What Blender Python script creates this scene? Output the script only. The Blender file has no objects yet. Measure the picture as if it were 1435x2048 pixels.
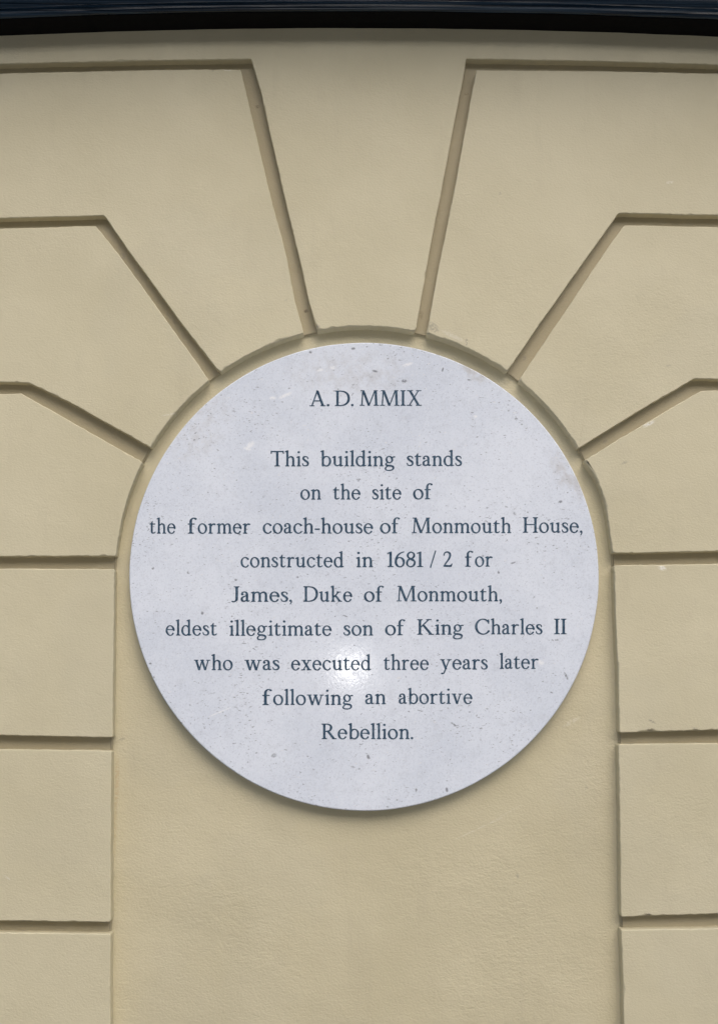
import bpy, math, random
import numpy as np
from mathutils import Vector, noise
random.seed(7)
R = math.radians
SC = bpy.context.scene
COL = SC.collection

# ------------------------------------------------------------------ camera
W_PX, H_PX, F_PX = 1435.0, 2048.0, 2400.0        # photograph size and focal length in its pixels
DIST = 1.5                                        # metres from the wall
PITCH = math.atan((1345 - 1024) / F_PX)
YAW = math.atan((717 - 692) / F_PX)
cam_data = bpy.data.cameras.new('camera')
cam = bpy.data.objects.new('camera', cam_data)
COL.objects.link(cam)
CAM_Z = 1.55
cam.location = (0, -DIST, CAM_Z)
cam.rotation_euler = (R(90) + PITCH, 0, -YAW)
cam_data.sensor_fit = 'VERTICAL'
cam_data.sensor_height = 24.0
cam_data.lens = 24.0 * F_PX / H_PX
cam_data.clip_start = 0.02
cam_data.clip_end = 200
SC.camera = cam
bpy.context.view_layer.update()

# ------------------------------------------------------------------ light
SUN_EL, SUN_AZ = 45, 15            # height of the light, and how far it stands to the right of the wall's normal
world = bpy.data.worlds.new('World')
SC.world = world
world.use_nodes = True
wn = world.node_tree.nodes
sky = wn.new('ShaderNodeTexSky')
sky.sky_type = 'NISHITA'
sky.sun_disc = False
sky.sun_elevation = R(SUN_EL)
sky.sun_rotation = R(180 - SUN_AZ)
sky.air_density = 1.0
sky.dust_density = 3.0
sky.ozone_density = 1.0
bg = wn['Background']
bg.inputs['Strength'].default_value = 0.10
world.node_tree.links.new(sky.outputs[0], bg.inputs[0])

sun_d = bpy.data.lights.new('sun', 'SUN')
sun_d.energy = 1.0
sun_d.angle = R(54)
sun_d.color = (1.0, 0.95, 0.87)
sun = bpy.data.objects.new('sun', sun_d)
COL.objects.link(sun)
d = Vector((math.sin(R(SUN_AZ)) * math.cos(R(SUN_EL)), -math.cos(R(SUN_AZ)) * math.cos(R(SUN_EL)), math.sin(R(SUN_EL))))
sun.rotation_euler = d.to_track_quat('Z', 'Y').to_euler()
sun.location = d * 10

# the flash of the camera: the photograph shows its bright reflection in the polished stone
fl_d = bpy.data.lights.new('camera_flash', 'POINT')
fl_d.energy = 5.2
fl_d.shadow_soft_size = 0.012
fl_d.color = (1.0, 0.98, 0.95)
fl = bpy.data.objects.new('camera_flash', fl_d)
COL.objects.link(fl)
fl.location = (0.012, -DIST + 0.02, CAM_Z + 0.012)

SC.view_settings.view_transform = 'Standard'
SC.view_settings.look = 'None'
SC.view_settings.gamma = 1
SC.view_settings.use_curve_mapping = False
SC.view_settings.exposure = 0.64
SC.cycles.max_bounces = 8
SC.cycles.diffuse_bounces = 6

# ------------------------------------------------------------------ helpers
Mcam = cam.matrix_world.copy()
def at(px, py, Y=0.0):
    """point of the plane y = Y that stands at this place of the photograph"""
    dv = Mcam.to_3x3() @ Vector(((px - W_PX / 2) / F_PX, -(py - H_PX / 2) / F_PX, -1.0))
    t = (Y + DIST) / dv.y
    return Mcam.translation + dv * t

def tag(o, label=None, cat=None, group=None, kind=None):
    if label: o['label'] = label
    if cat: o['category'] = cat
    if group: o['group'] = group
    if kind: o['kind'] = kind
    return o

def mesh_obj(name, verts, faces, mat, parent=None, smooth=None):
    me = bpy.data.meshes.new(name)
    me.from_pydata([tuple(v) for v in verts], [], faces)
    me.validate()
    if smooth is not None:
        me.polygons.foreach_set('use_smooth', [bool(smooth(i)) if callable(smooth) else bool(smooth) for i in range(len(me.polygons))])
    me.materials.append(mat)
    o = bpy.data.objects.new(name, me)
    COL.objects.link(o)
    if parent: o.parent = parent
    return o

def empty(name, loc=(0, 0, 0)):
    o = bpy.data.objects.new(name, None)
    o.location = loc
    COL.objects.link(o)
    return o

# ------------------------------------------------------------------ materials
class NT:
    def __init__(self, name):
        self.m = bpy.data.materials.new(name)
        self.m.use_nodes = True
        self.t = self.m.node_tree
        self.b = self.t.nodes['Principled BSDF']
        tc = self.t.nodes.new('ShaderNodeNewGeometry')
        self.pos = tc.outputs['Position']
    def n(self, typ, **kw):
        x = self.t.nodes.new(typ)
        for k, v in kw.items(): setattr(x, k, v)
        return x
    def l(self, a, b): self.t.links.new(a, b)
    def mapped(self, scale=(1, 1, 1), rot=(0, 0, 0), loc=(0, 0, 0)):
        x = self.n('ShaderNodeMapping')
        x.inputs['Scale'].default_value = scale
        x.inputs['Rotation'].default_value = rot
        x.inputs['Location'].default_value = loc
        self.l(self.pos, x.inputs['Vector'])
        return x.outputs[0]
    def noise(self, vec, scale, detail=3, rough=0.5, dist=0.0):
        x = self.n('ShaderNodeTexNoise')
        x.inputs['Scale'].default_value = scale
        x.inputs['Detail'].default_value = detail
        x.inputs['Roughness'].default_value = rough
        x.inputs['Distortion'].default_value = dist
        self.l(vec, x.inputs['Vector'])
        return x.outputs['Fac']
    def ramp(self, v, a, b, ca=0.0, cb=1.0, smooth=True):
        x = self.n('ShaderNodeMapRange')
        x.interpolation_type = 'SMOOTHSTEP' if smooth else 'LINEAR'
        for k, val in ((1, a), (2, b), (3, ca), (4, cb)): x.inputs[k].default_value = val
        self.l(v, x.inputs[0])
        return x.outputs[0]
    def math(self, op, a, b=None):
        x = self.n('ShaderNodeMath', operation=op)
        for i, v in enumerate((a, b)):
            if v is None: continue
            if isinstance(v, (int, float)): x.inputs[i].default_value = v
            else: self.l(v, x.inputs[i])
        return x.outputs[0]
    def mix(self, fac, a, b):
        x = self.n('ShaderNodeMix', data_type='RGBA')
        if isinstance(fac, (int, float)): x.inputs[0].default_value = fac
        else: self.l(fac, x.inputs[0])
        for i, v in ((6, a), (7, b)):
            if isinstance(v, tuple): x.inputs[i].default_value = (*v, 1)
            else: self.l(v, x.inputs[i])
        return x.outputs[2]
    def bump(self, h, dist, strength=1.0, prev=None):
        x = self.n('ShaderNodeBump')
        x.inputs['Distance'].default_value = dist
        x.inputs['Strength'].default_value = strength
        self.l(h, x.inputs['Height'])
        if prev is not None: self.l(prev, x.inputs['Normal'])
        return x.outputs[0]
    def spot(self, p, rx, rz, ang=0.0, soft=0.1):
        """1 inside an elliptical mark of the wall plane around world point p"""
        c, s = math.cos(ang), math.sin(ang)
        # u = ((x-px)c + (z-pz)s)/rx ; v = (-(x-px)s + (z-pz)c)/rz
        d1 = self.n('ShaderNodeVectorMath', operation='SUBTRACT'); self.l(self.pos, d1.inputs[0]); d1.inputs[1].default_value = p
        u = self.n('ShaderNodeVectorMath', operation='DOT_PRODUCT'); self.l(d1.outputs[0], u.inputs[0]); u.inputs[1].default_value = (c / rx, 0, s / rx)
        v = self.n('ShaderNodeVectorMath', operation='DOT_PRODUCT'); self.l(d1.outputs[0], v.inputs[0]); v.inputs[1].default_value = (-s / rz, 0, c / rz)
        q = self.math('ADD', self.math('MULTIPLY', u.outputs['Value'], u.outputs['Value']), self.math('MULTIPLY', v.outputs['Value'], v.outputs['Value']))
        return self.ramp(q, soft, 1.4, 1.0, 0.0)

CREAM_ = (0.605, 0.552, 0.382)
def plaster(name, trowel=0.3, coarse=1.0, marks=(), base=None):
    CREAM = base or CREAM_
    k = NT(name)
    big = k.noise(k.pos, 5.5, 4, 0.55)
    mid = k.noise(k.pos, 38, 3, 0.5)
    col = k.mix(k.ramp(big, 0.3, 0.7), tuple(c * 0.955 for c in CREAM), tuple(min(1, c * f) for c, f in zip(CREAM, (1.03, 1.035, 1.06))))
    col = k.mix(k.math('MULTIPLY', k.ramp(mid, 0.56, 0.75), 0.14), col, (0.52, 0.46, 0.33))
    patch = k.ramp(k.noise(k.mapped(loc=(8, 3, 6)), 3.2, 4, 0.6, 0.4), 0.52, 0.60)
    col = k.mix(k.math('MULTIPLY', patch, 0.10), col, (0.50, 0.475, 0.38))
    dirt = k.math('MULTIPLY', k.ramp(k.noise(k.mapped((30, 30, 5), loc=(1, 1, 1)), 1.0, 4, 0.6), 0.55, 0.75), 0.12)
    col = k.mix(dirt, col, (0.42, 0.37, 0.26))
    fine = k.noise(k.mapped((1, 1, 1.25)), 330, 3, 0.6)
    pits = k.noise(k.mapped((0.8, 1, 1.2), loc=(3, 1, 7)), 620, 2, 0.5)
    # brushed streaks, leaning like the painter's strokes
    streak = k.noise(k.mapped((110, 110, 250), rot=(0, R(14), 0)), 1.0, 4, 0.6, 0.6)
    streak2 = k.noise(k.mapped((100, 100, 230), rot=(0, R(-24), 0), loc=(9, 0, 4)), 1.0, 4, 0.6, 0.8)
    lump = k.noise(k.pos, 95, 3, 0.55, 0.5)
    sel = k.ramp(k.noise(k.pos, 9, 2, 0.5), 0.42, 0.6)
    st = k.n('ShaderNodeMix', data_type='FLOAT'); k.l(sel, st.inputs[0]); k.l(streak, st.inputs[2]); k.l(streak2, st.inputs[3])
    amp = k.ramp(k.noise(k.mapped(loc=(5, 2, 1)), 6.5, 3, 0.5), 0.35, 0.68, 0.25, 1.0)
    h = k.math('ADD', k.math('MULTIPLY', fine, 0.34 * coarse), k.math('MULTIPLY', pits, 0.16))
    h = k.math('ADD', h, k.math('MULTIPLY', k.math('MULTIPLY', st.outputs[0], amp), trowel))
    h = k.math('ADD', h, k.math('MULTIPLY', k.math('MULTIPLY', lump, amp), 0.35 * coarse))
    nrm = k.bump(h, 0.00125)
    wave = k.noise(k.pos, 11, 2, 0.4)
    nrm = k.bump(wave, 0.004, 0.6, nrm)
    for (p, rx, rz, ang, c, f) in marks:
        s = k.math('MULTIPLY', k.spot(p, rx, rz, ang), f)
        s = k.math('MULTIPLY', s, k.ramp(fine, 0.38, 0.56))
        col = k.mix(s, col, c)
    k.l(col, k.b.inputs['Base Color'])
    k.l(nrm, k.b.inputs['Normal'])
    k.b.inputs['Roughness'].default_value = 0.55
    k.b.inputs['Specular IOR Level'].default_value = 0.35
    return k.m

def wm(px, py, rx, rz, ang, c, f, Y=0.0):
    return (tuple(at(px, py, Y)), rx / 1600, rz / 1600, ang, c, f)
GREY, DARK, PALE = (0.26, 0.24, 0.20), (0.13, 0.10, 0.06), (0.80, 0.78, 0.72)
M_block = plaster('painted_render', 0.28, 1.0, [
    wm(1338, 365, 9, 3, 0.1, PALE, 0.6), wm(998, 387, 3, 3, 0, GREY, 0.7), wm(1336, 731, 6, 2, 0.1, GREY, 0.5),
    wm(866, 655, 14, 9, -0.8, GREY, 0.55), wm(932, 684, 2.6, 8, 0.0, GREY, 0.8), wm(905, 672, 26, 5, -0.45, PALE, 0.35),
    wm(1296, 848, 15, 4, 0.5, PALE, 0.9), wm(1248, 925, 9, 3, 0.4, GREY, 0.35), wm(1323, 1136, 9, 5, -0.2, PALE, 0.9),
    wm(1303, 1443, 8, 2.4, -0.5, GREY, 0.7), wm(1300, 1459, 8, 3, 0.1, DARK, 0.6), wm(1388, 1457, 8, 2.4, 0, GREY, 0.5),
    wm(1295, 1829, 8, 3.4, -0.2, DARK, 0.65), wm(455, 140, 9, 3, 0, PALE, 0.5), wm(425, 141, 7, 2.5, 0, GREY, 0.4),
    wm(572, 600, 5, 2, 0.4, GREY, 0.3), wm(14, 1755, 10, 1.6, -0.6, PALE, 0.5), wm(338, 829, 22, 1.6, 0.2, PALE, 0.4),
    wm(551, 690, 24, 3, 0.25, GREY, 0.3), wm(633, 655, 8, 6, 0.2, GREY, 0.55)])
M_bed = plaster('grimy_shaded_joint_bed', 0.12, 0.7, base=(0.395, 0.345, 0.228), marks=[  # darker than the block faces: joint dirt plus groove shade in the colour
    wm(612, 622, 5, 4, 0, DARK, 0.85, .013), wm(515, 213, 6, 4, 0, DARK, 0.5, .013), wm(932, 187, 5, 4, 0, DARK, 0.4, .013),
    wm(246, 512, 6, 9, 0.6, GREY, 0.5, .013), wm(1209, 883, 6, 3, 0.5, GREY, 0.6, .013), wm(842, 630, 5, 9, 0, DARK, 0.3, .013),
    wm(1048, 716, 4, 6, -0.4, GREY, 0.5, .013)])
M_panel = plaster('painted_recess', 0.58, 1.35, base=(0.59, 0.532, 0.36), marks=[
    wm(960, 1654, 60, 1.5, 0.42, PALE, 0.3, .024), wm(1012, 1625, 36, 1.5, 0.50, PALE, 0.25, .024),
    wm(1140, 1444, 22, 5, 0.5, PALE, 0.25, .024), wm(245, 1478, 8, 3, 0.3, GREY, 0.4, .024), wm(1033, 1751, 3, 6, 0.2, GREY, 0.4, .024),
    wm(1169, 1575, 4, 3, 0, GREY, 0.4, .024), wm(232, 1650, 4, 70, 0, (0.50, 0.38, 0.20), 0.35, .024), wm(236, 1560, 5, 50, 0, (0.50, 0.36, 0.20), 0.4, .024)])

def stone():
    k = NT('honed_limestone')
    big = k.noise(k.pos, 7, 5, 0.6)
    mid = k.noise(k.pos, 60, 4, 0.65)
    col = k.mix(k.ramp(big, 0.3, 0.7), (0.665, 0.715, 0.805), (0.76, 0.805, 0.885))
    col = k.mix(k.math('MULTIPLY', k.ramp(mid, 0.5, 0.72), 0.35), col, (0.57, 0.605, 0.67))
    grain = k.noise(k.pos, 520, 2, 0.6)
    col = k.mix(k.math('MULTIPLY', k.ramp(grain, 0.5, 0.75), 0.35), col, (0.84, 0.87, 0.93))
    col = k.mix(k.math('MULTIPLY', k.ramp(grain, 0.48, 0.28), 0.3), col, (0.44, 0.46, 0.52))
    # tan weathering at the upper rim
    for p, rx, rz, a, f in ((at(950, 735, 0), 28, 40, 0.7, 0.25), (at(1135, 950, 0), 28, 60, 0.5, 0.18), (at(700, 745, 0), 130, 50, 0.0, 0.10), (at(400, 860, 0), 50, 90, -0.7, 0.10)):
        s = k.math('MULTIPLY', k.spot(tuple(p), rx / 1600, rz / 1600, a, 0.0), k.ramp(mid, 0.35, 0.65))
        col = k.mix(k.math('MULTIPLY', s, f * 2), col, (0.45, 0.41, 0.36))
    # shell fragments: small dark flecks, mostly leaning, in clusters
    dens = k.ramp(k.noise(k.mapped(loc=(2, 2, 2)), 13, 3, 0.6), 0.30, 0.72, 0.045, -0.02)
    for i, (rot, sc, thr, f, dark) in enumerate(((-16, (1, 1, 2.6), 0.66, 0.66, (0.20, 0.21, 0.24)), (22, (1, 1, 2.2), 0.675, 0.6, (0.24, 0.25, 0.28)),
                                                 (-38, (1, 1, 2.4), 0.69, 0.6, (0.16, 0.17, 0.20)))):
        v = k.noise(k.mapped(sc, rot=(0, R(rot), 0), loc=(i * 3.1, 1, i)), (210, 150, 105)[i], 2, 0.55)
        v = k.math('SUBTRACT', v, dens)
        col = k.mix(k.math('MULTIPLY', k.ramp(v, thr, thr + 0.05), f), col, dark)
    wv = k.noise(k.mapped((1, 1, 1.8), rot=(0, R(20), 0), loc=(7, 7, 7)), 130, 3, 0.6)
    col = k.mix(k.math('MULTIPLY', k.ramp(wv, 0.66, 0.73), 0.75), col, (0.78, 0.79, 0.82))
    fl_ = [(1132, 1352, 2.4, 9, 0.45, 0), (938, 759, 5, 2, -0.2, 0), (885, 738, 2, 5, -0.3, 0), (808, 761, 6, 4, 0, 0), (912, 1345, 0, 0, 0, -1),
           (1029, 1026, 3, 3, 0, 0), (1026, 1125, 6, 2, 0.3, 0), (997, 1144, 2.5, 3.5, 0, 0), (376, 1145, 4, 2.5, -0.4, 0), (305, 1136, 3, 3, 0, 0),
           (471, 1159, 3, 3, 0, 0), (404, 1226, 3, 3.5, 0, 0), (907, 1449, 7, 2, -0.6, 0), (736, 1514, 3, 5, 0.3, 0), (832, 1581, 2.5, 4, 0, 0),
           (548, 1511, 6, 4, 0.4, 0), (749, 741, 7, 2.4, -0.3, 0), (621, 703, 4, 3, 0.3, 0), (706, 696, 5, 3, 0, 0), (478, 1068, 4, 2, -0.2, 0),
           (1113, 1280, 4, 2, 0, 0), (1120, 1003, 5, 3, 0.4, 0), (893, 1580, 3, 5, 0.2, 0), (300, 1327, 3, 2, 0, 0), (690, 1232, 6, 1.5, -0.3, 0),
           (570, 790, 16, 4, 0.45, 1), (545, 795, 7, 4, 0, 1), (500, 889, 11, 6, 0.7, 1), (494, 897, 9, 3, -0.2, 1), (1081, 1325, 8, 5, -0.2, 1),
           (665, 734, 6, 4, 0, 1), (815, 728, 12, 4, 0.3, 1), (950, 832, 5, 3, 0, 1), (640, 739, 8, 3, 0.2, 1), (440, 1424, 26, 1.4, 0.4, 1)]
    brk = k.ramp(k.noise(k.pos, 420, 2, 0.5), 0.36, 0.52, 0.25, 1)
    for (x, y, rx, rz, a, typ) in fl_:
        if typ < 0: continue
        s = k.math('MULTIPLY', k.spot(tuple(at(x, y, -0.002)), rx / 1600, rz / 1600, a), 0.95 if typ else 0.8)
        s = k.math('MULTIPLY', s, brk)
        col = k.mix(s, col, (0.86, 0.88, 0.92) if typ else (0.17, 0.18, 0.20))
    k.l(col, k.b.inputs['Base Color'])
    h = k.math('ADD', k.noise(k.pos, 300, 3, 0.6), k.math('MULTIPLY', k.ramp(k.noise(k.mapped(loc=(1, 5, 2)), 240, 2, 0.5), 0.3, 0.42), 0.6))
    k.l(k.bump(h, 0.00004), k.b.inputs['Normal'])
    k.l(k.ramp(k.noise(k.pos, 90, 3, 0.6), 0.3, 0.7, 0.085, 0.15), k.b.inputs['Roughness'])
    k.b.inputs['Specular IOR Level'].default_value = 0.09
    return k.m
M_stone = stone()

k = NT('inscription_paint')
v = k.noise(k.pos, 260, 3, 0.6)
k.l(k.mix(k.ramp(v, 0.35, 0.7), (0.024, 0.056, 0.098), (0.075, 0.13, 0.19)), k.b.inputs['Base Color'])
k.b.inputs['Roughness'].default_value = 0.7
k.b.inputs['Specular IOR Level'].default_value = 0.2
M_ink = k.m

k = NT('black_gloss_paint')
st = k.noise(k.mapped((2, 50, 360)), 1.0, 3, 0.5)
k.l(k.mix(k.ramp(st, 0.35, 0.7), (0.003, 0.010, 0.020), (0.012, 0.036, 0.066)), k.b.inputs['Base Color'])
k.l(k.ramp(st, 0.3, 0.7, 0.2, 0.42), k.b.inputs['Roughness'])
k.l(k.bump(st, 0.0005), k.b.inputs['Normal'])
k.b.inputs['Specular IOR Level'].default_value = 0.4
M_fascia = k.m
k = NT('soffit_shade_black')  # near-black colour that carries the shade under the ledge
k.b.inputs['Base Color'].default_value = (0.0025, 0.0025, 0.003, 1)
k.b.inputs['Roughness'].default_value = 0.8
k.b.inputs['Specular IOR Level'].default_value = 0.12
M_soffit_shade = k.m

k = NT('paving_stone')
v = k.noise(k.pos, 4, 6, 0.65)
k.l(k.mix(k.ramp(v, 0.3, 0.7), (0.16, 0.155, 0.145), (0.26, 0.25, 0.23)), k.b.inputs['Base Color'])
k.b.inputs['Roughness'].default_value = 0.85
M_pave = k.m

# ------------------------------------------------------------------ setting: pavement
def slab(name, x0, x1, y0, y1, z, mat):
    return tag(mesh_obj(name, [(x0, y0, z), (x1, y0, z), (x1, y1, z), (x0, y1, z)], [(0, 1, 2, 3)], mat), kind='structure')
slab('pavement', -40, 40, -60, 0.3, 0.0, M_pave)

# an unseen brick terrace added across the narrow street (behind the camera; it shades and colours the light and shows in the gloss paint)
def terrace():
    k = NT('stock_brick')
    v = k.noise(k.pos, 2, 6, 0.65)
    k.l(k.mix(k.ramp(v, 0.3, 0.7), (0.20, 0.15, 0.11), (0.30, 0.24, 0.18)), k.b.inputs['Base Color'])
    k.b.inputs['Roughness'].default_value = 0.9
    g = NT('window_glass'); g.b.inputs['Base Color'].default_value = (0.03, 0.04, 0.05, 1); g.b.inputs['Roughness'].default_value = 0.08
    t = empty('added_brick_terrace', (0, TERR_Y, 0))
    tag(t, 'unseen brown brick terrace with rows of sash windows, added across the street to shade the light', 'building')
    def box(name, x0, x1, y0, y1, z0, z1, m):
        vs = [(x, y - TERR_Y, z) for z in (z0, z1) for y in (y0, y1) for x in (x0, x1)]
        return mesh_obj(name, vs, [(0, 2, 3, 1), (4, 5, 7, 6), (0, 1, 5, 4), (2, 6, 7, 3), (0, 4, 6, 2), (1, 3, 7, 5)], m, t)
    box('facade', -25, 25, TERR_Y - 8, TERR_Y, 0, TERR_H, k.m)
    for i in range(-8, 9):
        for j in range(3):
            x = i * 2.9 + 0.8; z = 1.0 + j * 3.0
            if z + 1.9 > TERR_H: continue
            box('window', x - .5, x + .5, TERR_Y - .02, TERR_Y + .05, z, z + 1.8, g.m)
TERR_Y, TERR_H = -11.0, 6.9
terrace()

# ------------------------------------------------------------------ wall of grooved render
wall = empty('rendered_wall', (0, 0, 0))
tag(wall, 'cream painted rendered wall with wedge shaped blocks and grooved joints fanning above an arched recess', 'wall')
FRONT, BED, PANEL = 0.0, 0.0138, 0.0188

def densify(pts, step=0.0025):
    out = []
    n = len(pts)
    for i in range(n):
        a, b = pts[i], pts[(i + 1) % n]
        m = max(1, min(400, int((b - a).length / step)))
        for j in range(m): out.append(a.lerp(b, j / m))
    return out

def round_corners(pts, r=0.0025):
    """2D loop (Vectors x,z): every sharp corner becomes a small arc"""
    out = []
    n = len(pts)
    for i in range(n):
        p, a, b = pts[i], pts[i - 1], pts[(i + 1) % n]
        u, w = (a - p), (b - p)
        ang = u.angle(w) if u.length > 1e-6 and w.length > 1e-6 else math.pi
        if ang > R(165): out.append(p); continue
        q = min(r, u.length * 0.4, w.length * 0.4)
        s, e = p + u.normalized() * q, p + w.normalized() * q
        for t in (0, .25, .5, .75, 1):
            out.append(s * (1 - t) ** 2 + p * (2 * t * (1 - t)) + e * t ** 2)
    return out

def smooth_loop(pts):
    """keeps true corners and bends the gentle turns between them into one flowing curve"""
    n = len(pts); tan = []
    for i in range(n):
        u, w = (pts[i] - pts[i - 1]), (pts[(i + 1) % n] - pts[i])
        if u.angle(w) > R(17): tan.append((u.normalized(), w.normalized())); continue
        if max(u.length, w.length) > 6 * min(u.length, w.length) or max(u.length, w.length) > 0.09:
            t = (u.normalized() if u.length > w.length else w.normalized())
        else: t = (u.normalized() * w.length + w.normalized() * u.length).normalized()
        tan.append((t, t))
    out = []
    for i in range(n):
        a, b = pts[i], pts[(i + 1) % n]
        L = (b - a).length
        ta, tb = tan[i][1] * L, tan[(i + 1) % n][0] * L
        m = max(1, min(10, int(L / 0.003)))
        if L > 0.09: out.append(a); continue
        for j in range(m):
            t = j / m
            out.append(a * (2*t**3 - 3*t*t + 1) + ta * (t**3 - 2*t*t + t) + b * (-2*t**3 + 3*t*t) + tb * (t**3 - t*t))
    return out

def loop_normals(pts):
    n = len(pts); out = []
    area = sum(pts[i].x * pts[(i + 1) % n].y - pts[(i + 1) % n].x * pts[i].y for i in range(n))
    s = 1 if area > 0 else -1
    for i in range(n):
        t = pts[(i + 1) % n] - pts[i - 1]
        t.normalize()
        out.append(Vector((t.y, -t.x)) * s)          # outward
    return out, s

ARCH = at(727, 1154)
AC, AR = (728.0, 1148.7), 496.7           # the round arch the blocks were cut to
def snap(px):
    on = lambda p: abs(math.hypot(p[0] - AC[0], p[1] - AC[1]) - AR) < 5.5 and p[1] < 1112 and not (p[0] > 1160 and p[1] > 905)
    out = []
    n = len(px)
    for i in range(n):
        a, b = px[i], px[(i + 1) % n]
        if on(a):
            ta = math.atan2(a[1] - AC[1], a[0] - AC[0])
            out.append((AC[0] + AR * math.cos(ta), AC[1] + AR * math.sin(ta)))
            if on(b) and math.dist(a, b) < 90:
                tb = math.atan2(b[1] - AC[1], b[0] - AC[0])
                m = max(1, int(math.dist(a, b) / 8))
                for j in range(1, m):
                    t = ta + (tb - ta) * j / m
                    out.append((AC[0] + AR * math.cos(t), AC[1] + AR * math.sin(t)))
        else: out.append(a)
    return out
# places where the arris is knocked off, as seen: x, y, radius (pixels), depth (mm)
KNOCKS = [(1300,1464,13,3.2),(1283,1465,6,1.6),(1388,1459,8,1.8),(1420,1459,5,1.2),(1293,1832,12,2.8),(1325,1831,7,1.2),(1380,1829,6,1.2),(1246,1900,7,1.6),(1247,1980,12,2.2),(1233,1330,8,1.4),
          (1235,1420,9,1.2),(1238,1560,8,1.2),(1241,1700,9,1.3),(608,670,7,1.4),(560,682,16,2.0),(636,658,12,2.6),(700,652,22,1.6),(860,662,14,3.0),(905,684,20,1.6),(1000,728,14,1.8),(1038,762,9,1.6),
          (1168,921,10,3.0),(1192,955,12,1.8),(1207,1010,16,2.0),(222,1205,7,1.6),(226,1260,9,1.0),(224,1420,5,1.2),(218,1560,6,1.2),(219,1640,6,1.3),(217,1720,6,1.6),(219,1770,5,1.2),(216,1960,7,1.4),
          (205,1113,8,1.0),(90,1844,9,1.0),(150,1845,7,1.0),(1325,1130,10,1.4),(1296,845,14,1.6),(425,139,9,1.6),(455,140,9,1.6),(340,829,14,1.2),(378,794,10,1.4),(310,885,8,1.6),(1150,884,8,1.6),(245,1055,10,1.2)]
KNOCKS = [(Vector((at(x, y).x, at(x, y).z)), r_ / 1600, d_ / 1000) for x, y, r_, d_ in KNOCKS]
def slab_piece(name, px, yf, yb, mat, parent, seed=0.0, wob=0.0004, chip=0.0012, arris=0.0011, rcorner=0.003, tilt=0.0):
    """a flat-faced plaster piece: outline px (photograph pixels on the wall's face), worn arrises, real depth"""
    P = [at(x, y, FRONT) for x, y in snap(px)]
    P = [Vector((p.x, p.z)) for p in P]
    P = densify(round_corners(smooth_loop(P), rcorner))
    N, s = loop_normals(P)
    ring = []
    for p, n in zip(P, N):
        w = noise.noise(Vector((p.x * 160 + seed, p.y * 160, seed))) * wob + noise.noise(Vector((p.x * 30, p.y * 30, seed + 5))) * wob * 1.2
        c = max(0.0, noise.noise(Vector((p.x * 75 + 11, p.y * 75, seed + 9))) - 0.25)
        c2 = max(0.0, noise.noise(Vector((p.x * 260, p.y * 260, seed + 2))) - 0.2)
        gate = max(0.0, noise.noise(Vector((p.x * 9, p.y * 9, seed + 20))) + 0.25)
        if n.y < -0.9: gate += 0.35                       # lower arrises are knocked about most
        q = math.hypot(p.x - ARCH.x, p.y - ARCH.z)
        if p.y > ARCH.z - 0.02 and q < 0.345:
            w = noise.noise(Vector((p.x * 210 + seed, p.y * 210, seed))) * wob * 1.5; gate += 0.5
        ch = (c * 1.6 + c2 * 0.9) * chip * gate
        for kp, kr, kd in KNOCKS:
            e = (p - kp).length
            if e < 2 * kr: ch += kd * 0.55 * math.exp(-(e / kr) ** 2 * 1.5) * (0.55 + 0.9 * abs(noise.noise(Vector((p.x * 420, p.y * 420, seed)))))
        ring.append((p + n * w, n, ch))
    n = len(ring)
    cx = sum(r[0].x for r in ring) / n; cz = sum(r[0].y for r in ring) / n
    vs = []
    prof = [(-arris * 1.0, 0.0, 1.0), (-arris * 0.35, arris * 0.28, 0.8), (0.0, arris * 1.0, 0.35), (0.0, arris * 2.4, 0.0), (0.0, yb - yf, 0.0)]
    for off, dep, cw in prof:
        for p, nn, ch in ring:
            q = p + nn * (off - ch * cw * 1.6)
            y = yf + dep + ch * (0.5 if 0 < cw < 1 else 0)
            vs.append((q.x, y, q.y))
    faces, sm = [], []
    front = list(range(n))
    faces.append(front if s > 0 else front[::-1]); sm.append(False)
    for k_ in range(len(prof) - 1):
        for i in range(n):
            j = (i + 1) % n
            a, b, c, d_ = k_ * n + i, k_ * n + j, (k_ + 1) * n + j, (k_ + 1) * n + i
            faces.append((a, d_, c, b) if s > 0 else (a, b, c, d_)); sm.append(k_ < 3)
    return mesh_obj(name, vs, faces, mat, parent, smooth=lambda i: sm[i])

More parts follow.
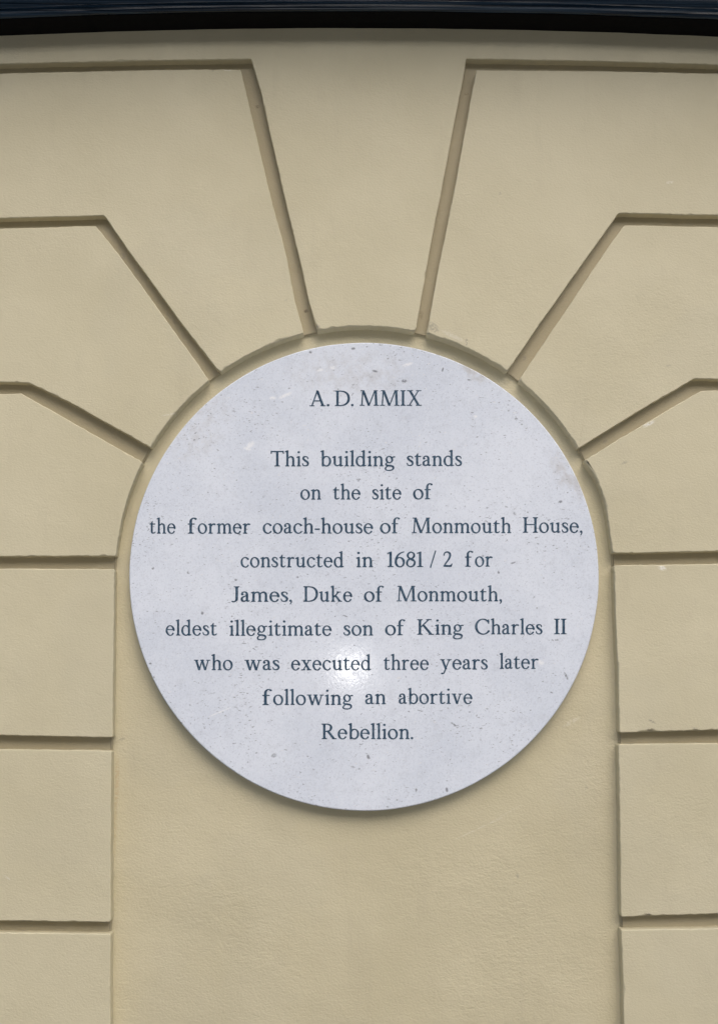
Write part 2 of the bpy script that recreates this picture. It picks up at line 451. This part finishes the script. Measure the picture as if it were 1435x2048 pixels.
XL, XR = -760, 2195
blocks = [
 # left side, from the keystone down
 ([(XL,168),(0,146.5),(250,141),(430,138),(481,139.5),(500,218),(540,388),(572,512),(591,607),(608,668),(575,676),(540,687),(490,711),(442,744),(432,736),(350,629),(265,512),(209,431),(0,436.5),(XL,452)],),
 ([(XL,474),(0,456.5),(192,451.5),(240,512),(330,636),(419,761),(380,792),(345,827),(320,862),(301,895),(160,816),(57,765.5),(0,764),(XL,768)],),
 ([(XL,792),(0,787.5),(43,786.5),(160,853),(285,924),(267,962),(255,997),(247,1023),(239,1060),(231.5,1112.5),(0,1112.5),(XL,1110)],),
 ([(XL,1134),(0,1137),(229,1138),(228,1250),(226,1380),(225.5,1475),(0,1470.5),(XL,1456)],),
 ([(XL,1482),(0,1499),(223,1501.5),(222,1650),(221,1844.5),(0,1842),(XL,1826)],),
 ([(XL,1846),(0,1865),(221.5,1868),(221,2048),(220,2215),(XL,2190)],),
 # right side
 ([(XR,170),(1435,147),(1192,142),(952,140.5),(943,185),(915,340),(881,512),(857,640),(853,664),(892,679),(932,694),(977,718),(1015,741),(1090,632),(1175,512),(1236,426.5),(1435,431),(XR,448)],),
 ([(XR,470),(1435,453.5),(1247,450),(1203,512),(1120,636),(1036,761),(1077,799),(1117,844),(1147,878),(1157,896),(1270,826),(1387,757.5),(1435,758),(XR,762)],),
 ([(XR,786),(1435,780.5),(1400,782),(1290,846),(1168,920),(1189,952),(1204,987),(1212,1020),(1217,1054),(1224,1106.5),(1435,1103),(XR,1096)],),
 ([(XR,1120),(1435,1127.5),(1227,1130.5),(1230,1230),(1235,1350),(1238,1465.5),(1435,1460),(XR,1444)],),
 ([(XR,1468),(1435,1486.5),(1236,1488.5),(1239,1650),(1241,1834.5),(1435,1828),(XR,1808)],),
 ([(XR,1838),(1435,1856.5),(1241,1859.5),(1244,1930),(1247,2048),(1250,2215),(XR,2190)],),
]
rnd = random.Random(3)
for i, (px,) in enumerate(blocks):
    o = slab_piece('block', px, FRONT + rnd.uniform(-0.0004, 0.0006), PANEL + 0.004, M_block, wall, seed=i * 3.7, chip=0.0016)
key = [(XL,146),(0,127.5),(250,121.5),(502,117.5),(525,200),(560,358),(597,512),(623,622),(634,658),(671,653),(714,652),(751,652),(788,654),(829,659),
       (832,655),(857,512),(890,340),(924,165),(932,117.5),(1192,121.5),(1435,129),(XR,148),(XR,-120),(XL,-120)]
slab_piece('keystone', key, FRONT, PANEL + 0.004, M_block, wall, seed=51, chip=0.002)

niche = [(220,2300),(221,1868),(224,1500),(228,1200),(231.5,1112),(239,1060),(247,1023),(255,997),(267,962),(285,924),(301,895),(320,862),(345,827),(380,792),(419,761),(442,744),
         (490,711),(540,687),(607,667),(634,658),(671,653),(714,652),(751,652),(788,654),(829,659),(853,665),(892,679),(932,694),(977,718),(1015,741),(1036,761),(1077,799),(1117,844),
         (1147,878),(1160,899),(1169,920),(1189,952),(1204,987),(1212,1020),(1217,1054),(1224,1106),(1229,1200),(1234,1310),(1238,1465),(1240,1700),(1243,1886),(1247,2048),(1250,2300)]
def out_niche(pts, g):
    V = [Vector(p) for p in pts]; r = []
    for i, p in enumerate(V):
        t = (V[min(i + 1, len(V) - 1)] - V[max(i - 1, 0)]).normalized()
        r.append((p.x + t.y * g, p.y - t.x * g))
    return r
def build_bed():
    """joint floor round the arched recess, with its worn edge and the step down to the recess"""
    P = [at(x, y, FRONT) for x, y in out_niche(snap(niche), 2.6)]
    P = [Vector((p.x, p.z)) for p in P]
    Q = []
    for p, q in zip(P[:-1], P[1:]):
        m = max(1, int((q - p).length / 0.004))
        Q += [p.lerp(q, j / m) for j in range(m)]
    Q.append(P[-1])
    top = max(range(len(Q)), key=lambda i: Q[i].y)
    for i in range(1, top): Q[i].y = max(Q[i].y, Q[i - 1].y + 1e-5)
    for i in range(len(Q) - 2, top, -1): Q[i].y = max(Q[i].y, Q[i + 1].y + 1e-5)
    Q[top].y = max(Q[top].y, Q[top - 1].y + 1e-5, Q[top + 1].y + 1e-5)
    xl, xr, zt = at(XL, 1024).x, at(XR, 1024).x, at(717, -110).z
    n = len(Q); vs, fs, sm = [], [], []
    for (off, dep) in ((0.0025, 0.0), (0.0008, 0.0009), (0.0, 0.003), (0.0, PANEL - BED + 0.002)):
        for i, p in enumerate(Q):
            t = (Q[min(i + 1, n - 1)] - Q[max(i - 1, 0)]).normalized()
            o_ = Vector((-t.y, t.x)) * (off + 0.0006 * noise.noise(Vector((p.x * 70, p.y * 70, 3))))
            if off == 0.0025: o_.y = 0
            vs.append((p.x + o_.x, BED + dep, p.y + o_.y))
    for k_ in range(3):
        for i in range(n - 1):
            fs.append((k_ * n + i, k_ * n + i + 1, (k_ + 1) * n + i + 1, (k_ + 1) * n + i)); sm.append(True)
    L0 = len(vs)
    for i in range(n):
        vs.append((xl if i <= top else xr, BED, vs[i][2]))
    vs.append((xr, BED, vs[top][2])); rt_ = len(vs) - 1
    for i in range(n - 1):
        if i < top: fs.append((L0 + i, i, i + 1, L0 + i + 1))
        elif i == top: fs.append((rt_, i, i + 1, L0 + i + 1))
        else: fs.append((L0 + i, i, i + 1, L0 + i + 1))
        sm.append(False)
    vs += [(xl, BED, zt), (xr, BED, zt)]
    fs.append((L0 + top, top, rt_, len(vs) - 1, len(vs) - 2)); sm.append(False)
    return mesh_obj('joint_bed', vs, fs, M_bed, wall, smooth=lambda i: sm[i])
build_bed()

# recessed panel behind the plaque: a gently uneven sheet
a, b = at(150, 600, PANEL), at(1330, 2330, PANEL)
vs, fs = [], []
NX, NZ = 110, 150
for j in range(NZ + 1):
    for i in range(NX + 1):
        x = a.x + (b.x - a.x) * i / NX; z = b.z + (a.z - b.z) * j / NZ
        y = PANEL + 0.0006 * noise.noise(Vector((x * 14, z * 14, 2))) + 0.00035 * noise.noise(Vector((x * 45, z * 60, 8)))
        vs.append((x, y, z))
for j in range(NZ):
    for i in range(NX):
        q = j * (NX + 1) + i
        fs.append((q, q + 1, q + NX + 2, q + NX + 1))
mesh_obj('recessed_panel', vs, fs, M_panel, wall, smooth=True)
# plinth course between the grooved part and the pavement
zb = at(700, 2215).z
vs = [(-1.9, 0.0, 0), (1.9, 0.0, 0), (1.9, 0.0, zb - .30), (-1.9, 0.0, zb - .30), (-1.9, .06, 0), (1.9, .06, 0), (1.9, .06, zb - .30), (-1.9, .06, zb - .30)]
mesh_obj('plinth', vs, [(0, 1, 2, 3), (3, 2, 6, 7), (5, 4, 7, 6), (0, 3, 7, 4), (1, 5, 6, 2)], M_block, wall)

# ------------------------------------------------------------------ black moulded ledge above
ledge = empty('painted_ledge', tuple(at(717, 57)))
tag(ledge, 'glossy black painted moulded ledge projecting from the wall above the keystone', 'ledge')
def sweep(name, prof, mat, wobble=0.0005, seed=0, xa=-1.9, xb=1.9, n=240):
    vs, fs = [], []
    m = len(prof)
    for i in range(n + 1):
        x = xa + (xb - xa) * i / n
        ppx = 717 + x * 1600
        tt = max(-1.35, min(1.35, (ppx - 717) / 717))
        zb_ = at(ppx, 56.5 + 14.5 * tt * tt).z
        for (y, dz) in prof:
            wz = noise.noise(Vector((x * 9, y * 30, seed))) * wobble * 1.6 + noise.noise(Vector((x * 40, y * 30, seed + 3))) * wobble * 0.5
            vs.append((x, y, zb_ + dz + wz))
    for i in range(n):
        for j in range(m - 1):
            q = i * m + j
            fs.append((q, q + 1, q + m + 1, q + m))
    fs.append(list(range(m))[::-1]); fs.append([n * m + j for j in range(m)])
    o = mesh_obj(name, vs, fs, mat, None, smooth=lambda i: i < len(fs) - 2)
    o.parent = ledge
    o.matrix_parent_inverse = ledge.matrix_world.inverted()
    return o
bpy.context.view_layer.update()
P_ = 0.043
prof = [(0.03, 0.0), (0.0, 0.0), (-P_ * .5, -0.0003), (-P_ + .0036, -0.0003), (-P_ + .003, 0.0006), (0.03, 0.0007)]
sweep('soffit_shade', prof, M_soffit_shade, seed=1)  # thin sheet added below the bead; its black stands in for shade
prof = [(0.03, 0.0009), (-P_ + .001, 0.0009), (-P_ - .0008, 0.0018), (-P_ - .0016, 0.006), (-P_ - .0004, 0.0125), (-P_ + .0004, 0.0135), (-P_ - .0015, 0.016), (-P_ - .0035, 0.022),
        (-P_ - .003, 0.032), (-P_, 0.040), (-P_, 0.062), (0.03, 0.062)]
sweep('bead_moulding', prof, M_fascia, seed=1)
prof = [(0.03, 0.0625), (-P_ - .006, 0.0625), (-P_ - .014, 0.067), (-.075, .090), (-.088, .104), (-.20, .106), (-.20, .17), (0.03, .18)]
sweep('cornice', prof, M_fascia, seed=4)

# ------------------------------------------------------------------ round stone plaque
PF = 0.001                               # plaque face
c0, rt = at(727.5, 1153.5, PF), None
pts = [at(727.5 + 469 * math.cos(t), 1153.5 + 468.5 * math.sin(t), PF) for t in np.linspace(0, 2 * math.pi, 361)[:-1]]
cx = (min(p.x for p in pts) + max(p.x for p in pts)) / 2
cz = (min(p.z for p in pts) + max(p.z for p in pts)) / 2
rx_ = (max(p.x for p in pts) - min(p.x for p in pts)) / 2
rz_ = (max(p.z for p in pts) - min(p.z for p in pts)) / 2
print('PLAQUE', cx, cz, rx_, rz_)
plaque = empty('round_plaque', (cx, PANEL, cz))
tag(plaque, 'round pale blue-grey limestone plaque with dark carved commemorative lettering inside the arched recess', 'plaque')
bpy.context.view_layer.update()
vs, fs = [], []
NS = 360
prof = [(-0.0016, 0.0), (-0.0007, 0.0003), (-0.0001, 0.0010), (0, 0.002), (0, PANEL - PF + 0.002)]
for off, dep in prof:
    for i in range(NS):
        t = 2 * math.pi * i / NS
        w = 0.00025 * noise.noise(Vector((math.cos(t) * 6, math.sin(t) * 6, 3)))
        vs.append(((rx_ + off + w) * math.cos(t) + cx, PF + dep, (rz_ + off + w) * math.sin(t) + cz))
fs.append(list(range(NS)))
for k_ in range(len(prof) - 1):
    for i in range(NS):
        j = (i + 1) % NS
        fs.append((k_ * NS + i, (k_ + 1) * NS + i, (k_ + 1) * NS + j, k_ * NS + j))
o = mesh_obj('stone_disc', vs, fs, M_stone, None, smooth=lambda i: 0 < i <= 3 * NS)
o.parent = plaque; o.matrix_parent_inverse = plaque.matrix_world.inverted()

# ---- letter shapes: cap height 100, x-height 66; strokes of varying width joined into one outline
def cr(pts, n=7):
    """smooth path through (x, y, width)"""
    P = [np.array(p, float) for p in pts]
    P = [2 * P[0] - P[1]] + P + [2 * P[-1] - P[-2]]
    out = []
    for i in range(1, len(P) - 2):
        for t in np.arange(n) / n:
            a_, b_, c_, d_ = P[i - 1], P[i], P[i + 1], P[i + 2]
            out.append(0.5 * (2 * b_ + (c_ - a_) * t + (2 * a_ - 5 * b_ + 4 * c_ - d_) * t * t + (3 * b_ - a_ - 3 * c_ + d_) * t ** 3))
    out.append(P[-2])
    return out
def path(*pts): return ('s', cr(pts))
def line(x0, y0, x1, y1, w0, w1=None): return ('s', [np.array((x0, y0, w0), float), np.array((x1, y1, w1 or w0), float)])
def poly(*pts): return ('p', list(pts))
def stem(x, y0, y1, w): return poly((x - w / 2, y0), (x + w / 2, y0), (x + w / 2, y1), (x - w / 2, y1))
def bar(x0, x1, y, w): return poly((x0, y - w / 2), (x1, y - w / 2), (x1, y + w / 2), (x0, y + w / 2))
def diag(x0, y0, x1, y1, w): return poly((x0 - w / 2, y0), (x0 + w / 2, y0), (x1 + w / 2, y1), (x1 - w / 2, y1))
def ser(x, y, l, r, up, sw):
    """bracketed serif on the line y, growing up (foot) or down (head)"""
    k_ = 1 if up else -1
    return poly((x - l, y), (x + r, y), (x + r, y + 2.6 * k_), (x + sw / 2 + 2, y + 4.6 * k_), (x + sw / 2, y + 9 * k_), (x - sw / 2, y + 9 * k_), (x - sw / 2 - 2, y + 4.6 * k_), (x - l, y + 2.6 * k_))
def flag(x, y, sw):
    return poly((x + sw / 2, y + 1.5), (x - sw / 2, y - 0.5), (x - sw / 2 - 8, y - 5), (x - sw / 2 - 8, y - 8), (x - sw / 2, y - 9), (x + sw / 2, y - 9))
def dot(x, y, r_): return ('s', [np.array((x, y, 2 * r_), float), np.array((x + .1, y, 2 * r_), float)])
def oval(cx_, cy_, rx, ry, thick, thin, t0=0, t1=360, tilt=14):
    out = []
    n = max(8, int(abs(t1 - t0) / 9))
    for i in range(n + 1):
        t = R(t0 + (t1 - t0) * i / n)
        w = thin + (thick - thin) * abs(math.cos(t - R(tilt))) ** 1.5
        out.append(np.array((cx_ + (rx - w / 2) * math.cos(t), cy_ + (ry - w / 2) * math.sin(t), w)))
    return ('s', out)
s_, h_, S_ = 9.6, 4.0, 11.0
def arch(x, xr, top=66.5):
    return path((x + 2, 47, h_), (x + 9, 58, 4.6), ((x + xr) / 2 + 4, top - 3.8, 6.6), (xr - 3, 56, 9.0), (xr, 42, s_), (xr, 30, s_))
G = {}
G['i'] = [stem(13, 0, 60, s_), flag(13, 65, s_), ser(13, 0, 11, 11, True, s_), dot(12, 93, 6.0)]
G['l'] = [stem(13, 0, 98, s_), flag(13, 103, s_), ser(13, 0, 11, 11, True, s_)]
G['h'] = [stem(13, 0, 98, s_), flag(13, 103, s_), ser(13, 0, 11, 10, True, s_), arch(13, 47), stem(47, 0, 34, s_), ser(47, 0, 10, 11, True, s_)]
G['n'] = [stem(13, 0, 60, s_), flag(13, 65, s_), ser(13, 0, 11, 10, True, s_), arch(13, 47), stem(47, 0, 34, s_), ser(47, 0, 10, 11, True, s_)]
G['m'] = [stem(13, 0, 60, s_), flag(13, 65, s_), ser(13, 0, 11, 9, True, s_), arch(13, 46), stem(46, 0, 34, s_), ser(46, 0, 9, 9, True, s_), arch(46, 79), stem(79, 0, 34, s_), ser(79, 0, 9, 11, True, s_)]
G['u'] = [stem(13, 20, 60, s_), flag(13, 65, s_), path((13, 30, s_), (13.5, 16, 9), (20, 5, 7), (30, 3, 5), (40, 9, 4.4), (46, 17, h_)), stem(47, 4, 60, s_), flag(47, 65, s_),
          poly((42.2, 12), (42.2, 0), (47, -1.5), (60, 3), (60, 5.5), (52, 6), (51.8, 12))]
G['o'] = [oval(31, 32, 27.5, 34, 9.8, 4.2)]
G['c'] = [oval(31, 32, 27, 34, 9.8, 4.2, 48, 318), dot(47, 53.5, 5.0)]
G['e'] = [oval(30, 32, 26, 34, 9.8, 4.0, 6, 320, 8), bar(9, 52.5, 38, 4.0)]
G['a'] = [dot(12, 49, 5.6), path((9, 51, 6), (13, 60, 4.2), (23, 64.2, 4.6), (33, 60, 7.6), (37, 48, s_), (37, 34, s_)), stem(37, 12, 40, s_),
          path((37, 18, s_), (38, 7, 8), (42, 3, 5), (49, 6, 3.4)), path((37, 41, 3.6), (24, 35, 4.4), (12, 27, 7.6), (9, 16, 9.4), (13, 5.5, 8), (22, 3, 5.5), (30, 6.5, 4.4), (36, 13, 3.8))]
G['b'] = [stem(13, 4, 98, s_), flag(13, 103, s_), oval(33, 32.5, 26, 34, 9.8, 4.2, -128, 138, -8), poly((8.2, 14), (8.2, 1), (11, -1.5), (24, 3), (17.8, 12))]
G['d'] = [stem(47, 4, 98, s_), flag(47, 103, s_), oval(28, 32.5, 26, 34, 9.8, 4.2, 42, 312, 8), poly((42.2, 12), (42.2, 0), (47, -1.5), (60, 3), (60, 5.5), (52, 6), (51.8, 12))]
G['f'] = [stem(15, 0, 78, s_), ser(15, 0, 12, 14, True, s_), bar(2, 33, 62.2, 4.2), path((15, 74, s_), (16, 88, 8.4), (23, 99, 5.4), (32, 101, 4.6), (38, 98, 5)), dot(38.5, 96.5, 4.6)]
G['g'] = [oval(27, 43.5, 20.5, 23.5, 8.6, 4.0), path((42, 56, 3.6), (50, 60.5, 4.4), (57, 61, 5.0)), path((17, 25, 3.8), (9, 17, 5), (9, 9, 7.0), (18, 4.2, 8.6), (34, 2.6, 9.2), (46, -2, 8.6), (50.5, -10, 7.6), (46, -22, 5.5), (30, -28, 4.2),
          (12, -26, 5), (5, -17.5, 6.4), (9, -7, 5), (20, 2, 3.8))]
G['k'] = [stem(13, 0, 98, s_), flag(13, 103, s_), ser(13, 0, 11, 10, True, s_), line(17, 29, 46, 62, 4.2), bar(35, 59, 62.6, 3.4), diag(27.5, 40, 54, 2, 11), bar(44, 66, 1.6, 3.2)]
G['r'] = [stem(13, 0, 60, s_), flag(13, 65, s_), ser(13, 0, 11, 13, True, s_), path((16, 44, 3.8), (23, 57, 5), (31, 62, 7), (40, 60, 8))]
G['s'] = [path((38, 50, 3.4), (35, 59, 3.8), (25, 63.6, 4.4), (14, 60, 7.2), (11.5, 50, 8.6), (20, 39, 9.8), (33, 29, 9.8), (38.5, 18, 8.6), (34, 6, 6.6), (22, 2.4, 4.4), (11, 6, 3.8), (7, 17, 3.4))]
G['t'] = [poly((10.2, 62), (10.2, 14), (19.8, 14), (19.8, 82), (17, 80), (9, 67), (2, 63.5), (2, 60.2), (10.2, 60.2)), bar(10, 36, 62.2, 4.2), path((15, 18, s_), (16, 7, 8.6), (23, 2.6, 6.4), (31, 4, 4.6), (37, 9, 3.4))]
G['v'] = [diag(12, 65, 31, 0, 10.4), diag(50, 65, 32, 0, 4.4), bar(0, 24, 64.2, 3.2), bar(39, 61, 64.2, 3.2), poly((27, 6), (31.5, -2), (35, 6))]
G['w'] = [diag(12, 65, 29, 0, 10.2), diag(46, 65, 30, 0, 4.4), diag(46, 65, 64, 0, 10.2), diag(82, 65, 65, 0, 4.4), bar(0, 23, 64.2, 3.2), bar(36, 57, 64.2, 3.2), bar(71, 93, 64.2, 3.2), poly((25, 6), (29.5, -2), (33, 6)), poly((60, 6), (64.5, -2), (68, 6))]
G['x'] = [diag(13, 65, 48, 0, 11.5), diag(48, 65, 12, 0, 4.6), bar(1, 27, 64.2, 3.2), bar(36, 59, 64.2, 3.2), bar(1, 23, 1.8, 3.2), bar(34, 60, 1.8, 3.2)]
G['y'] = [diag(12, 65, 33, 2, 10.4), diag(52, 65, 22, -22, 4.6), bar(0, 24, 64.2, 3.2), bar(41, 63, 64.2, 3.2), path((24, -18, 5), (17, -27, 5.5), (9, -28, 6.5)), dot(9, -27, 4)]
G['A'] = [diag(12, 0, 42, 101, 5.0), diag(42, 101, 74, 0, 11.5), bar(20, 64, 34, 4.2), bar(0, 25, 1.6, 3.2), bar(60, 88, 1.6, 3.2), poly((37, 92), (41, 104), (47, 94))]
G['D'] = [stem(17, 0, 100, S_), ser(17, 0, 14, 10, True, S_), ser(17, 100, 14, 10, False, S_), path((17, 97.6, 4), (36, 97.8, 4.2), (60, 92, 6.5), (76, 76, 10), (82, 52, 12), (77, 27, 10.5), (61, 9, 7), (37, 2.4, 4.4), (17, 2.4, 4))]
G['M'] = [diag(13, 0, 19, 100, 5.0), diag(21, 100, 55, 0, 11.5), diag(90, 100, 55.5, 0, 4.6), diag(95, 100, 98, 0, 11.5), bar(1, 28, 1.6, 3.2), bar(6, 24, 98.4, 3.2), bar(84, 113, 1.6, 3.2), bar(85, 106, 98.4, 3.2)]
G['I'] = [stem(17, 0, 100, S_), ser(17, 0, 14, 14, True, S_), ser(17, 100, 14, 14, False, S_)]
G['X'] = [diag(17, 100, 70, 0, 12), diag(69, 100, 14, 0, 5), bar(2, 34, 98.4, 3.2), bar(55, 84, 98.4, 3.2), bar(0, 29, 1.6, 3.2), bar(55, 87, 1.6, 3.2)]
G['T'] = [stem(38, 0, 98, S_), ser(38, 0, 15, 15, True, S_), bar(2, 74, 97.4, 4.8), poly((1, 83), (4, 83), (7, 94), (7, 100), (2, 102)), poly((75, 83), (72, 83), (69, 94), (69, 100), (74, 102))]
G['H'] = [stem(17, 0, 100, S_), ser(17, 0, 14, 14, True, S_), ser(17, 100, 14, 14, False, S_), stem(75, 0, 100, S_), ser(75, 0, 14, 14, True, S_), ser(75, 100, 14, 14, False, S_), bar(17, 75, 53, 4.4)]
G['J'] = [stem(25, 22, 100, S_), ser(25, 100, 14, 14, False, S_), path((25, 30, S_), (24.5, 14, 10), (18, 3, 6.5), (8, -1, 4.5), (1, 2, 5))]
G['K'] = [stem(17, 0, 100, S_), ser(17, 0, 14, 14, True, S_), ser(17, 100, 14, 14, False, S_), line(22, 49, 65, 98, 4.8), bar(53, 80, 98.4, 3.2), diag(36, 62, 80, 0, 13), bar(66, 94, 1.6, 3.2)]
G['C'] = [oval(52, 50, 47, 52, 12, 4.6, 42, 322, 4), poly((83, 70), (86, 70), (86, 98), (83.5, 98), (78, 88)), path((88, 20, 3), (80, 12, 4))]
G['R'] = [stem(17, 0, 100, S_), ser(17, 0, 14, 14, True, S_), ser(17, 100, 14, 12, False, S_), path((17, 97.6, 4), (36, 97.6, 4.4), (51, 90, 8), (56, 75, 11), (50, 58, 8.4), (36, 51, 4.6), (20, 50, 3.8)), diag(36, 53, 72, 1, 12.5), bar(62, 86, 1.6, 3.2)]
G['1'] = [stem(20, 0, 96, 10), ser(20, 0, 15, 15, True, 10), poly((25, 100), (22, 100), (3, 91), (4, 87.5), (15, 90), (25, 84))]
G['6'] = [oval(29, 31, 26, 33, 9.8, 4.4), path((8, 33, 9.4), (10, 54, 9), (20, 78, 7.4), (34, 92, 5.6), (50, 99, 3.4))]
G['8'] = [oval(28, 26.5, 24.5, 28.5, 8.4, 4.8, tilt=-20), oval(28.5, 76, 21, 23.5, 8.0, 4.6, tilt=-20), line(20, 58, 38, 44, 8.5)]
G['2'] = [path((5, 76, 4), (10, 91, 5), (24, 97, 6), (38, 90, 9), (42, 74, 9.8), (35, 52, 8), (20, 28, 5.6), (6, 6, 4.4)), poly((3, 0), (50, 0), (55, 19), (52, 19), (46, 9), (8, 9), (3, 4))]
G['/'] = [line(4, -4, 38, 104, 5.4)]
G['-'] = [bar(3, 30, 27.5, 6.4)]
G['.'] = [dot(7, 5.4, 6.2)]
G[','] = [dot(8, 6.2, 6.0), path((12, 6, 4), (12, -4, 4.2), (6, -16, 2.4))]

def sdf(prims, X, Y):
    D = np.full(X.shape, 1e9)
    for typ, pts in prims:
        if typ == 's':
            for p, q in zip(pts[:-1], pts[1:]):
                dx, dy = q[0] - p[0], q[1] - p[1]
                L2 = dx * dx + dy * dy + 1e-9
                t = np.clip(((X - p[0]) * dx + (Y - p[1]) * dy) / L2, 0, 1)
                D = np.minimum(D, np.hypot(X - p[0] - t * dx, Y - p[1] - t * dy) - (p[2] + (q[2] - p[2]) * t) / 2)
        else:
            n = len(pts); dd = np.full(X.shape, 1e9); ins = np.zeros(X.shape, bool)
            for i in range(n):
                (x0, y0), (x1, y1) = pts[i], pts[(i + 1) % n]
                dx, dy = x1 - x0, y1 - y0
                t = np.clip(((X - x0) * dx + (Y - y0) * dy) / (dx * dx + dy * dy + 1e-9), 0, 1)
                dd = np.minimum(dd, np.hypot(X - x0 - t * dx, Y - y0 - t * dy))
                if y0 != y1:
                    ins ^= ((y0 > Y) != (y1 > Y)) & (X < dx * (Y - y0) / dy + x0)
            D = np.minimum(D, np.where(ins, -dd, dd))
    return D

CELL = 1.7
LET = {}
def letter(ch):
    """filled outline of a letter as small convex faces (marching squares)"""
    if ch in LET: return LET[ch]
    gx = np.arange(-6, 122, CELL); gy = np.arange(-36, 110, CELL)
    X, Y = np.meshgrid(gx, gy)
    D = sdf(G[ch], X, Y) - 1.45
    vid, V, F = {}, [], []
    def add(key, x, y):
        if key not in vid: vid[key] = len(V); V.append((x, y))
        return vid[key]
    ny, nx = D.shape
    inside = D < 0
    for j in range(ny - 1):
        for i in range(nx - 1):
            if not (inside[j, i] or inside[j, i + 1] or inside[j + 1, i] or inside[j + 1, i + 1]): continue
            cs = [(i, j), (i + 1, j), (i + 1, j + 1), (i, j + 1)]
            f = []
            for q in range(4):
                (ia, ja), (ib, jb) = cs[q], cs[(q + 1) % 4]
                da, db = D[ja, ia], D[jb, ib]
                if da < 0: f.append(add((ia, ja), gx[ia], gy[ja]))
                if (da < 0) != (db < 0):
                    t = da / (da - db)
                    kk = tuple(sorted(((ia, ja), (ib, jb))))
                    f.append(add(kk, gx[ia] + (gx[ib] - gx[ia]) * t, gy[ja] + (gy[jb] - gy[ja]) * t))
            if len(f) >= 3: F.append(f)
    A_ = np.array(V)
    LET[ch] = (A_, F, A_[:, 0].min(), A_[:, 0].max())
    return LET[ch]

lines = [
 ('A. D. MMIX', [('A.', 618.6, 658.7, 812), ('D.', 669.3, 706.8, 811.7), ('MMIX', 718.6, 843, 811)]),
 ('This building stands', [('This', 541, 617.7, 932.4), ('building', 640.4, 790, 932.2), ('stands', 812.6, 923.2, 931.6)]),
 ('on the site of', [('on', 600.3, 642, 998.8), ('the', 665.7, 720.6, 998.6), ('site', 743.6, 802.3, 998.5), ('of', 825.4, 864.5, 998)]),
 ('the former coach-house of Monmouth House,', [('the', 299.2, 351.5, 1066.8), ('f', 375.5, 393.8, 1066.8), ('ormer', 395.4, 500.6, 1066.8), ('coach-house', 525.3, 745.8, 1066.6), ('of', 759.2, 799.3, 1066.2),
    ('Monmouth', 822.7, 1021.5, 1065.8), ('House,', 1044.6, 1163.8, 1065)]),
 ('constructed in 1681 / 2 for', [('constructed', 481, 687.2, 1134.2), ('in', 711.8, 745.8, 1134), ('1681', 773.7, 845.8, 1133.6), ('/', 859, 871.5, 1133.4), ('2', 885.9, 904.2, 1133.2), ('f', 929.2, 945.8, 1133), ('or', 949, 984.3, 1132.8)]),
 ('James, Duke of Monmouth,', [('James,', 462.8, 584, 1203.2), ('Duke', 606.4, 704.2, 1203), ('of', 727.3, 767.3, 1202.8), ('Monmouth,', 792.3, 1002.9, 1202.2)]),
 ('eldest illegitimate son of King Charles II', [('eldest', 331.3, 433.9, 1270.6), ('illegitimate', 458.6, 663.1, 1271), ('son', 686.5, 745.8, 1270.6), ('of', 769.5, 809.9, 1270), ('King', 833.6, 926.6, 1269), ('Charles', 949, 1084, 1268.4), ('II', 1107.1, 1131.8, 1268)]),
 ('who was executed three years later', [('who', 387.9, 465.5, 1339.8), ('was', 488.9, 559.1, 1340), ('executed', 582, 741.6, 1340), ('three', 766.6, 857, 1339.4), ('years', 879.5, 974.7, 1338.6), ('later', 998, 1076, 1337.4)]),
 ('following an abortive', [('f', 524.3, 543.9, 1409.6), ('ollowing', 546, 705.8, 1409.4), ('an', 729.8, 771.4, 1408), ('abortive', 796.7, 944.2, 1407.4)]),
 ('Rebellion.', [('Rebellion.', 642.8, 825.9, 1477.8)]),
]
KU = 0.302
LY = PF - 0.00025
for text, words_ in lines:
    V, F = [], []
    for w, x0, x1, yb in words_:
        g = [letter(c) for c in w]
        tot = sum(q[3] - q[2] for q in g) * KU
        trk = (x1 - x0 - tot) / (len(w) - 1) if len(w) > 1 else 0
        sx = 1.0
        lim_lo, lim_hi = -0.2, 1.9
        if len(w) == 1: sx = (x1 - x0) / tot
        elif not lim_lo <= trk <= lim_hi:
            t2 = max(lim_lo, min(lim_hi, trk))
            sx = (x1 - x0 - t2 * (len(w) - 1)) / tot
            trk = t2
        print('WORD %-14s track %.2f scale %.3f' % (w, trk, sx))
        x = x0
        for (A_, FF, mn, mx) in g:
            base = len(V)
            for (ux, uy) in A_:
                p = at(x + (ux - mn) * KU * sx, yb - uy * KU, LY)
                V.append((p.x, LY, p.z))
            F += [[base + q for q in f] for f in FF]
            x += (mx - mn) * KU * sx + trk
    o = mesh_obj('inscription_line', V, F, M_ink, None)
    o['label'] = 'dark carved line reading "%s"' % text
    o.parent = plaque; o.matrix_parent_inverse = plaque.matrix_world.inverted()
